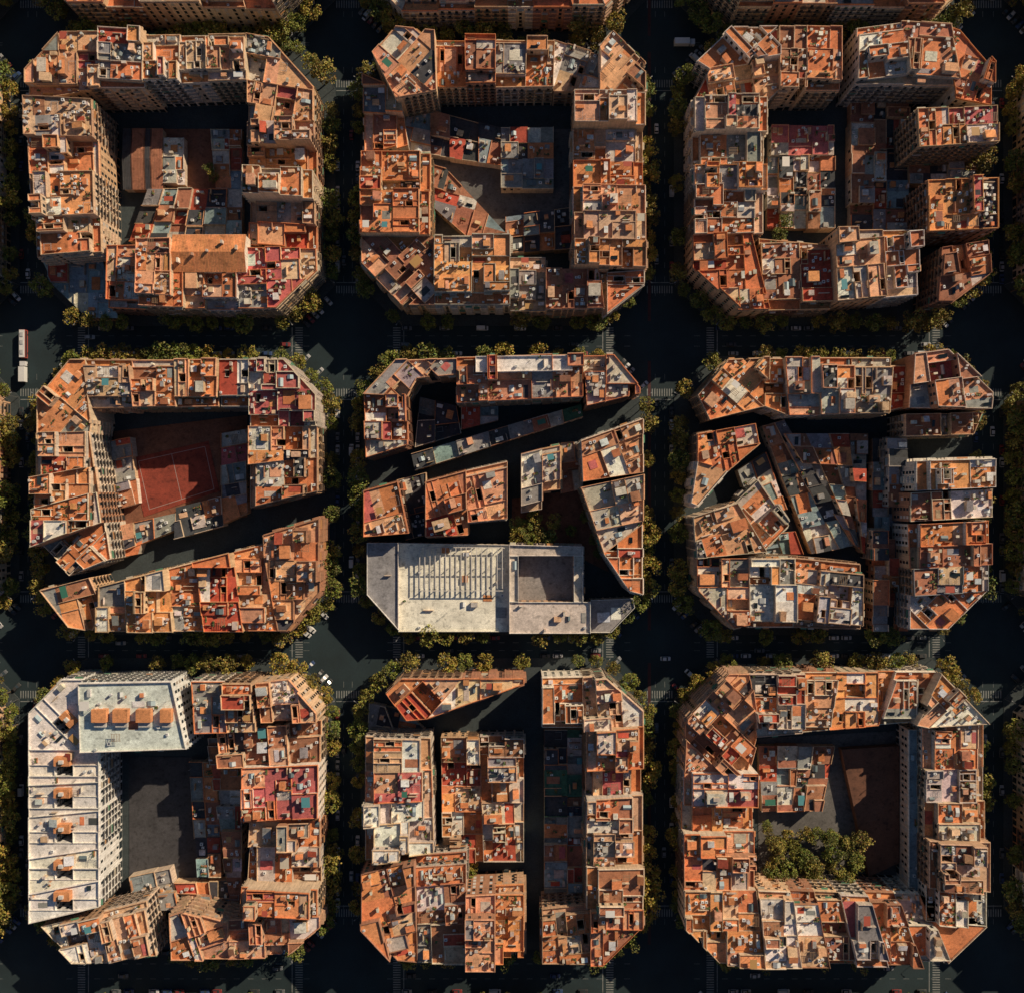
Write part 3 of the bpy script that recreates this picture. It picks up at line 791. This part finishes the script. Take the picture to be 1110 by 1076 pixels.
def place(me,name,x,y,a,z=0.0):
    o=bpy.data.objects.new(name,me); bpy.context.collection.objects.link(o); o.location=(x,y,z); o.rotation_euler=(0,0,a)
def veh(x,y,a,n='parked_car'):
    if abs(x)>225 or abs(y)>218: return
    if R.random()<0.08: place(VM[0],'delivery_van',x,y,a)
    else: place(R.choice(CM),n,x,y,a)
for (a,b_) in SX:
    for (s,e) in vs:
        for xx in(a+1.1,b_-1.1):
            if a==SX[2][0] and xx<a+2: continue
            t=s+20
            while t<e-20:
                if R.random()<0.5: veh(xx,t,math.pi/2)
                t+=5.4
        for k in range(2): veh((a+b_)/2+R.choice((-1.6,1.6)),s+(e-s)*(0.25+0.5*k)+R.uniform(-12,12),math.pi/2,'moving_car')
for (a,b_) in SY:
    for (s,e) in hs:
        for yy in(a+1.1,b_-1.1):
            t=s+20
            while t<e-20:
                if R.random()<0.5: veh(t,yy,0)
                t+=5.4
        for k in range(2): veh(s+(e-s)*(0.25+0.5*k)+R.uniform(-12,12),(a+b_)/2+R.choice((-1.6,1.6)),0,'moving_car')
for i,j,hx,hy in OCT:
    for sx in(-1,1):
        for sy in(-1,1):
            if R.random()<0.3: continue
            for k in range(7):
                if R.random()<0.45: continue
                t=(k-3)*2.7; m_=hx-8.75+2.0; n_=hy-8.75+2.0
                veh(BX[i]+sx*m_+t*0.707*sx,BY[j]+sy*n_-t*0.707*sy,math.atan2(sy,sx)+R.uniform(-.04,.04))
def bus_mesh(L,cab=False):
    mb=MB(); w=1.25
    if cab:
        mb.prism(rect((-1.2,0),(1,0),(0,1),L/2-1.3,w),0.9,3.6,PAINT,(0.68,0.68,0.66)); mb.prism(rect((L/2-1.1,0),(1,0),(0,1),0.95,w*0.93),0.5,2.7,PAINT,(0.6,0.6,0.6))
        mb.face([(L/2-.14,-1,1.5),(L/2-.14,1,1.5),(L/2-.14,1,2.4),(L/2-.14,-1,2.4)],GLASS,(0,0,0))
    else:
        Q=rect((0,0),(1,0),(0,1),L/2,w); mb.prism(Q,0.35,2.9,PAINT,(0.3,0.06,0.05)); mb.prism(rect((0,0),(1,0),(0,1),L/2-.15,w-.12),2.9,3.15,PAINT,(0.68,0.68,0.66))
        for k in(-0.3,0.05,0.32): mb.prism(rect((k*L,0),(1,0),(0,1),0.9,0.6),3.15,3.4,PAINT,(0.45,0.46,0.46))
        for s in(-1,1): mb.face([(-L/2+.4,s*(w+.02),1.3),(L/2-.4,s*(w+.02),1.3),(L/2-.4,s*(w+.02),2.5),(-L/2+.4,s*(w+.02),2.5)],GLASS,(0,0,0))
        mb.face([(L/2+.02,-1.1,1.0),(L/2+.02,1.1,1.0),(L/2+.02,1.1,2.6),(L/2+.02,-1.1,2.6)],GLASS,(0,0,0))
    for sx in(-L*0.32,L*0.34):
        for sy in(-1,1):
            n=12;A=[(sx+0.48*math.cos(6.283*k/n),sy*(w+.03),0.48+0.48*math.sin(6.283*k/n)) for k in range(n)];B=[(p[0],sy*(w-.3),p[2]) for p in A]
            mb.face(A,PAINT,(0.02,0.02,0.02))
            for k in range(n): mb.face([A[k],A[(k+1)%n],B[(k+1)%n],B[k]],PAINT,(0.02,0.02,0.02))
    return mb.mesh('bus_mesh')
BUS=bus_mesh(12);TRK=bus_mesh(9,True)
def at(x,y,me,name,a): p=W((x,y),2); place(me,name,p[0],p[1],a)
at(25,373,BUS,'city_bus',math.pi/2); at(25,403,TRK,'box_truck',math.pi/2); at(742,46,TRK,'box_truck',0); at(722,714,CM[0],'moving_car',0)
mb=MB(); mb.cyl(0,0,0.12,0,9,PAINT,(0.12,0.12,0.12),8,0.07)
mb.prism([(0,-.05),(1.8,-.05),(1.8,.05),(0,.05)],8.9,9.0,PAINT,(0.12,0.12,0.12)); mb.prism([(1.5,-.15),(2.3,-.15),(2.3,.15),(1.5,.15)],8.75,8.9,PAINT,(0.3,0.3,0.3))
LM=mb.mesh('lamp_mesh')
for i,j,hx,hy in OCT:
    Q=octa(BX[i],BY[j],hx-.5,hy-.5,17.2)
    for k in range(8):
        p=Q[k]
        if abs(p[0])<235 and abs(p[1])<225: place(LM,'street_lamp',p[0],p[1],math.atan2(p[1]-BY[j],p[0]-BX[i]),0.15)

# ------------------------------------------------------------ light
AZ=math.radians(40); EL=math.radians(28)
w=bpy.data.worlds.new('World'); bpy.context.scene.world=w; w.use_nodes=True
nt=w.node_tree; sk=nt.nodes.new('ShaderNodeTexSky'); sk.sky_type='NISHITA'; sk.sun_disc=False
sk.sun_elevation=EL; sk.sun_rotation=math.pi/2-AZ; sk.dust_density=0.3; sk.ozone_density=3.0
bg=nt.nodes['Background']; nt.links.new(sk.outputs[0],bg.inputs['Color']); bg.inputs['Strength'].default_value=0.05
sd=bpy.data.lights.new('sun','SUN'); sd.energy=5; sd.angle=math.radians(0.5); sd.color=(1.0,0.82,0.60)
so=bpy.data.objects.new('sun',sd); bpy.context.collection.objects.link(so)
so.rotation_euler=Vector((math.cos(EL)*math.cos(AZ),math.cos(EL)*math.sin(AZ),math.sin(EL))).to_track_quat('Z','Y').to_euler()
sc=bpy.context.scene
sc.view_settings.view_transform='Standard'; sc.view_settings.look='None'; sc.view_settings.exposure=0
cd=bpy.data.cameras.new('camera'); cam=bpy.data.objects.new('camera',cd); bpy.context.collection.objects.link(cam)
cam.location=(0,0,H); cd.sensor_fit='HORIZONTAL'; cd.angle=2*math.atan(555*K); cd.clip_end=9000; cd.clip_start=1
sc.camera=cam
print('total',time.time()-T0)
